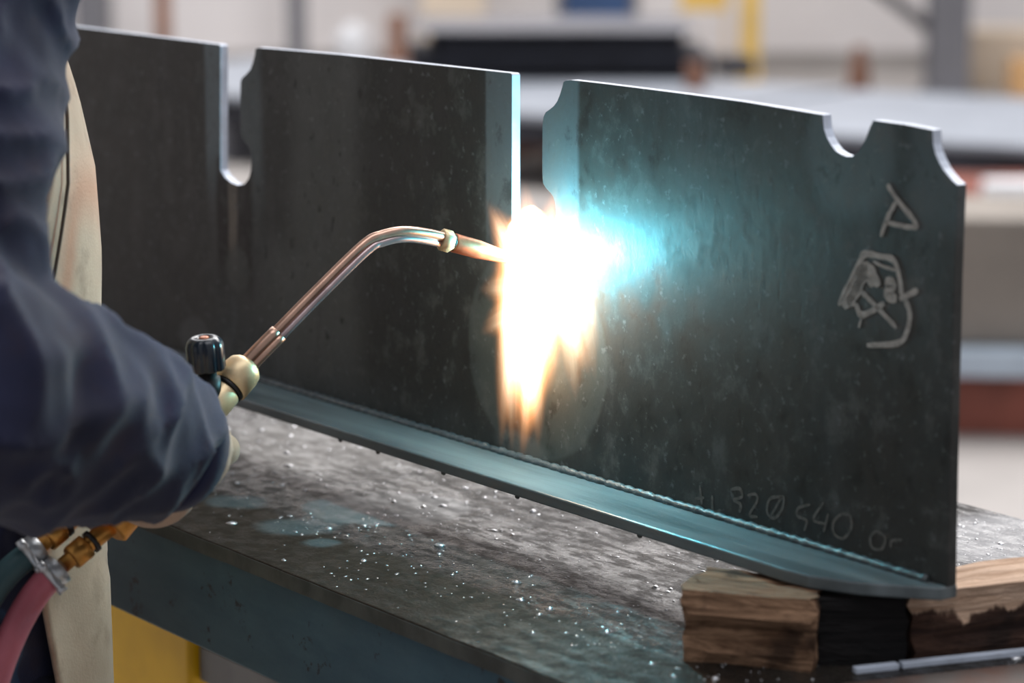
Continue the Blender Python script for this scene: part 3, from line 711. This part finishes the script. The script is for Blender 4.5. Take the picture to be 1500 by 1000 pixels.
# leather apron wrapped round the front of the trunk
def interp(z, tab):
    for (z0, v0), (z1, v1) in zip(tab, tab[1:]):
        if z <= z1: return v0 + (v1 - v0) * max(0, (z - z0)) / (z1 - z0)
    return tab[-1][1]
v, f = [], []; nz, na = 60, 44
for i in range(nz + 1):
    z = .42 + (1.265 - .42) * i / nz
    lim = interp(z, [(.42, 34), (.70, 38), (.82, 46), (.92, 56), (1.10, 62), (1.20, 44), (1.25, 32), (1.285, 20)])
    a = interp(z, [(.42, .150), (.80, .142)] + [(q[0], q[1] + .012) for q in TORSO[1:]]); b = interp(z, [(.42, .20), (.80, .195)] + [(q[0], q[2] + .012) for q in TORSO[1:]]); fw = interp(z, [(q[0], q[3]) for q in TORSO])
    for k in range(na + 1):
        an = R(lim) * (2 * k / na - 1)
        fold = .006 * noise.noise(Vector((an * 3.5, z * 2.2, 4))) + (.004 * math.sin(an * 9 + z * 4) if z < .9 else 0)
        v.append(tc(z, fw) + FD * ((a + fold) * math.cos(an)) + SD * ((b + fold) * math.sin(an)))
for i in range(nz):
    for k in range(na): f.append((i * (na + 1) + k, i * (na + 1) + k + 1, (i + 1) * (na + 1) + k + 1, (i + 1) * (na + 1) + k))
ap = wp(link('apron', mesh('apron', v, f, True), M['leather'])); sm = ap.modifiers.new('s', 'SOLIDIFY'); sm.thickness = .003; sm.offset = 1
for kk in (na - 3,):
    pts = [v[i * (na + 1) + kk] + (FD * math.cos(.8) + SD * math.sin(.8)) * .0034 for i in range(40, nz - 1)]
    st = link('seam', tube(pts, .0012, 6), M['thread'], ap); st.matrix_local = Matrix.Identity(4)
pts = [v[nz * (na + 1) + na], tc(1.45, .02) + SD * .10, tc(1.475, -.03) + SD * .05, tc(1.475, -.03) - SD * .05, tc(1.45, .02) - SD * .10, v[nz * (na + 1)]]
ns_ = link('neck_strap', tube(spline(pts, 6), .0035, 8), M['leather'], ap); ns_.matrix_local = Matrix.Identity(4)
# gloves: right one closed on the torch handle
def glove_right():
    hcn = B + AX * ((A - B).length - .098)                      # grip centre on the handle
    tocam = (WRR - hcn); tocam = (tocam - AX * tocam.dot(AX)).normalized(); side = AX.cross(tocam).normalized()
    if side.z < 0: side = -side
    parts = []
    palm0 = hcn + tocam * .030
    parts.append(tube_vf([WRR - fx * .03, WRR + fx * .02, palm0 + tocam * .004], [(.036, .036), (.034, .034), (.030, .036)], 18))
    parts.append(ellipsoid_vf(palm0, (.034, .028, .038), 16, 12))
    for j, dd in enumerate((.033, .011, -.011, -.031)):
        c = hcn + AX * dd; L = (205, 225, 215, 180)[j]; path = []
        for m in range(9):
            an = R(-10 + L * m / 8); path.append(c + (tocam * math.cos(an) + side * math.sin(an)) * .0235)
        parts.append(tube_vf(path, [.0115, .0115, .011, .0108, .0105, .010, .0098, .0095, .008], 10))
    c = hcn + AX * .036; path = [c + tocam * .024 - AX * .02]
    for m in range(5):
        an = R(-25 - 95 * m / 4); path.append(c + AX * .006 * m + (tocam * math.cos(an) + side * math.sin(an)) * .0245)
    parts.append(tube_vf(path, [.014, .0135, .0125, .012, .0115, .0095], 10))
    return parts
wp(remesh('glove', glove_right(), .0028, M['leather'], None, 3))
def glove_left():
    d_ = (WRL - EL).normalized(); h = WRL + d_ * .06; parts = [tube_vf([WRL - d_ * .03, WRL + d_ * .02, h], [(.034, .036), (.03, .038), (.02, .04)], 16), ellipsoid_vf(h, (.026, .04, .03), 14, 10, hr)]
    for j, dd in enumerate((.032, .011, -.011, -.031)):
        p = h + SD * dd + d_ * .02; L = (.07, .078, .072, .058)[j]
        parts.append(tube_vf([p, p + d_ * L * .5, p + d_ * L * .8 - Vector((0, 0, .018)), p + d_ * L * .85 - Vector((0, 0, .04))], [.0115, .011, .0105, .008], 10))
    parts.append(tube_vf([h + SD * .03 - d_ * .02, h + SD * .052 + d_ * .01, h + SD * .058 + d_ * .04 - Vector((0, 0, .01))], [.0135, .0125, .0095], 10))
    return parts
wp(remesh('glove', glove_left(), .004, M['leather'], None, 3))

# ================================================================== BACKGROUND OF THE HALL
def bgbox(name, x0, x1, y0, y1, z0, z1, mat, label, cat, rot=0.0, group=None, bev=.01):
    cx, cy = (x0 + x1) / 2, (y0 + y1) / 2
    o = bevel(link(name, box(x0 - cx, x1 - cx, y0 - cy, y1 - cy, 0, z1 - z0), mat), bev)
    o.matrix_world = Matrix.Translation((cx, cy, z0)) @ Matrix.Rotation(rot, 4, 'Z'); return tag(o, label, cat, group)
def X(px, Y): return (px - 750) / FPX * math.hypot(1, 0) * Y * (1 / cP) * cP
# long low trestle of pale sheets
e0, e1 = onz(330, 137, .31), onz(1480, 212, .31)
ang = math.atan2((e1 - e0).y, (e1 - e0).x); Lp = (e1 - e0).length
TM = Matrix.Translation((e0.x, e0.y, 0)) @ Matrix.Rotation(ang, 4, 'Z')
tres = empty('low_trestle', TM); tag(tres, 'long low dark trestle carrying pale steel sheets behind the plate', 'trestle')
link('rail', box(-1.2, Lp + 1.0, .04, .12, .18, .28), M['dark_steel'], tres); link('rail', box(-1.2, Lp + 1.0, 1.5, 1.58, .18, .28), M['dark_steel'], tres)
for i in range(7):
    x = -1.0 + i * (Lp + 1.9) / 6
    link('bearer', box(x - .05, x + .05, .0, 1.6, 0, .18), (M['beam_grey'], M['col'], M['brown'], M['beam_grey'], M['redbrown'], M['redbrown'], M['brown'])[i], tres)
for i, (a, b, h0, h1) in enumerate(((-1.15, .95, .2805, .31), (1.0, 2.15, .2805, .315), (2.2, Lp + .95, .2805, .31))):
    o = bevel(link('steel_sheet', box(a, b, .0, 1.7, h0, h1), M['pale_steel']), .006); o.matrix_world = TM
    tag(o, ('pale steel sheet on the low trestle seen through the first slot', 'pale steel sheet on the low trestle below the dark sections', 'wide pale steel sheet on the low trestle beyond the round notch')[i], 'steel sheet')
# dark sections stacked on the sheets
YS = onz(785, 120, .316).y
xs0, xs1 = X(612, YS), X(1010, YS)
for i in range(3):
    for j in range(2):
        xx0 = xs0 + (.10 if j else 0) - .04 * i; xx1 = xs1 - (.02 if j else -.10)
        yy = YS + .05 + i * .34
        zz = .316 + j * .112
        o = bevel(link('steel_section', prism([(0, 0), (.30, 0), (.30, .012), (.16, .012), (.16, .098), (.30, .098), (.30, .111), (0, .111), (0, .098), (.14, .098), (.14, .012), (0, .012)], 0, xx1 - xx0, 'y'), M['dark_steel']), .002)
        o.matrix_world = Matrix.Translation((xx1, yy, zz)) @ Matrix.Rotation(R(90) - .03, 4, 'Z')
        tag(o, f"dark steel section in the {('front', 'middle', 'back')[i]} row of the stack, {('lying on the pale sheets', 'top layer')[j]}", 'steel section', 'stacked dark steel sections')
o = bevel(link('steel_sheet', box(xs0 - .02, xs1 + .03, YS + .02, YS + 1.0, .316 + .2235, .316 + .233), M['col']), .003)  # sheet added to give the dark stack its lit grey top
tag(o, 'added thin grey sheet standing for the lit top of the dark steel sections', 'steel sheet')
# short dark bar on the right of the stack
p = onz(1062, 112, .316); bgbox('steel_offcut', p.x - .03, p.x + .14, p.y, p.y + .3, .316, .39, M['dark_steel'], 'short dark offcut lying right after the dark stack', 'offcut')
p = onz(1015, 132, .316); bgbox('wood_chock', p.x - .03, p.x + .05, p.y, p.y + .1, .316, .43, M['brown'], 'small brown chock at the end of the dark stack', 'chock')
# steel stack on the floor at right
y0 = fl(1450, 634).y
def rbox(name, pxl, y, dep, z0, z1, mat, label, cat, rot=-.12, Lx=2.2, group=None):
    x0 = W(pxl, 500, y).x; o = bevel(link(name, box(0, Lx, 0, dep, 0, z1 - z0), mat), .006)
    o.matrix_world = Matrix.Translation((x0, y, z0)) @ Matrix.Rotation(rot, 4, 'Z'); return tag(o, label, cat, group)
def zat(py, Y): return W(1450, py, Y).z
st = empty('floor_bearer', Matrix.Translation((W(1330, 500, y0).x, y0, 0)) @ Matrix.Rotation(-.1, 4, 'Z')); tag(st, 'dark red brown bearer on the pale floor under the grey beam', 'bearer')
link('board', box(0, .42, .0, .16, 0, zat(548, y0)), M['redbrown'], st); link('board', box(.44, .9, .03, .2, 0, zat(548, y0)), M['wood_char'], st)
z1 = zat(548, y0)
rbox('steel_sheet', 1300, y0 - .03, .7, z1 + .001, zat(512, y0 - .03), M['blue_light'], 'pale blue edged steel sheet lying on the red brown bearer', 'steel sheet', -.1)
z2 = zat(512, y0 - .03)
gb = empty('box_beam', Matrix.Translation((W(1290, 500, y0 + .05).x, y0 + .05, z2 + .001)) @ Matrix.Rotation(-.1, 4, 'Z')); tag(gb, 'large grey primed box beam lying on the pale blue sheet', 'beam')
hB = zat(318, y0 + .05) - z2
bevel(link('body', box(0, 2.4, 0, .42, 0, hB), M['beam_grey'], gb), .01); link('end_plate', box(-.02, -.001, -.01, .43, 0, hB + .01), M['beam_grey'], gb)
yr = e1.y - 1.25
rb = rbox('primer_plate', 1408, yr + .5, .6, .0, zat(285, yr + .5), M['redbrown'], 'red oxide plate standing low between the grey beam and pale sheets', 'steel plate', .02, .45)
rbox('white_bundle', 1440, yr + .35, .12, .0, zat(268, yr + .35), M['white'], 'white wrapped bundle beside the red oxide plate', 'bundle', .02, .9)
# columns, posts and odds and ends along the back wall
def column(px, wpx, ybase, mat, label, name='column', h=6.5):
    p = fl(px, ybase); wd = wpx / FPX * p.y; t = empty(name, Matrix.Translation((p.x, p.y, 0))); tag(t, label, 'column')
    b_ = wd / 2; tt = wd * .12
    link('shaft', prism([(-b_, -b_), (b_, -b_), (b_, -b_ + tt), (tt / 2, -b_ + tt), (tt / 2, b_ - tt), (b_, b_ - tt), (b_, b_), (-b_, b_), (-b_, b_ - tt), (-tt / 2, b_ - tt), (-tt / 2, -b_ + tt), (-b_, -b_ + tt)], .02, h, 'z'), mat, t)
    link('base_plate', box(-b_ * 1.3, b_ * 1.3, -b_ * 1.3, b_ * 1.3, 0, .02), mat, t); return t, p
t, p = column(1386, 58, 136, M['col'], 'grey steel column with diagonal brace by the white wall')
br0, br1 = W(1362, 42, p.y) - Vector((p.x, p.y, 0)), W(1300, -5, p.y) - Vector((p.x, p.y, 0)); br1 = br0 + (br1 - br0) * 6
link('brace', tube([br0, br1], .035, 4), M['col'], t)
column(436, 26, 104, M['col'], 'slim grey column by the back wall above the left plate')
column(665, 90, 100, M['cream'], 'broad cream column behind the dark stack')
column(1098, 24, 116, M['yellow_pale'], 'slim yellow post by the back wall', 'post', 2.2)
t = empty('barrier', Matrix.Translation(fl(1030, 100))); tag(t, 'yellow barrier rail beside the slim yellow post', 'barrier'); p = fl(1030, 100)
zb_ = W(1030, 14, p.y).z; hw = 34 / FPX * p.y
link('rail', box(-hw, hw, -.03, .03, zb_, zb_ + .12), M['yellow_pale'], t)
for sx in (-1, 1): link('leg', box(sx * hw - .015, sx * hw + .015, -.03, .03, 0, zb_ - .001), M['cream'], t)
# brown bollard
p = fl(1258, 141); t = link('bollard', tube([(0, 0, 0), (0, 0, .05), (0, 0, .16), (0, 0, .19), (0, 0, .265), (0, 0, .275)], [.062, .062, .058, .042, .038, .026], 20), M['brown']); t.location = p; tag(t, 'small brown bottle shaped bollard before the white wall', 'bollard')
# brown post with a white sack
p = fl(582, 96); t = link('brown_post', tube([(0, 0, 0), (0, 0, .1), (0, 0, .11), (0, 0, .36), (0, 0, .37)], [.10, .10, .055, .055, .04], 12), M['brown']); t.location = p; tag(t, 'reddish brown post left of the dark stack', 'post')
p = fl(520, 98); t = remesh('sack', [ellipsoid_vf((0, 0, .16), (.12, .1, .16), 16, 12)], .02, M['white'], None, 2, lambda p, n: .02 * noise.noise(p * 12)); t.location = (p.x, p.y, 0); tag(t, 'white sack leaning beside the reddish brown post', 'sack')
p = fl(240, 92); t = link('brown_post', tube([(0, 0, 0), (0, 0, .12), (0, 0, .13), (0, 0, .6), (0, 0, .62)], [.09, .09, .05, .05, .03], 12), M['brown']); t.location = p; tag(t, 'reddish brown post above the left end of the plate', 'post')
p = fl(132, 88); bgbox('cabinet', p.x - .09, p.x + .1, p.y, p.y + .3, 0, 1.2, M['col'], 'grey cabinet against the back wall near the worker', 'cabinet')
p = fl(1480, 134); bgbox('carton', p.x - .30, p.x + .35, p.y + .1, p.y + .6, 0, .33, M['cream'], 'cream carton by the wall right of the grey column', 'carton')
p = fl(1490, 136); bgbox('carton', p.x - .06, p.x + .3, p.y - .3, p.y, 0, .2, M['orange'], 'orange brown carton before the cream carton', 'carton')
bpy.context.view_layer.update()
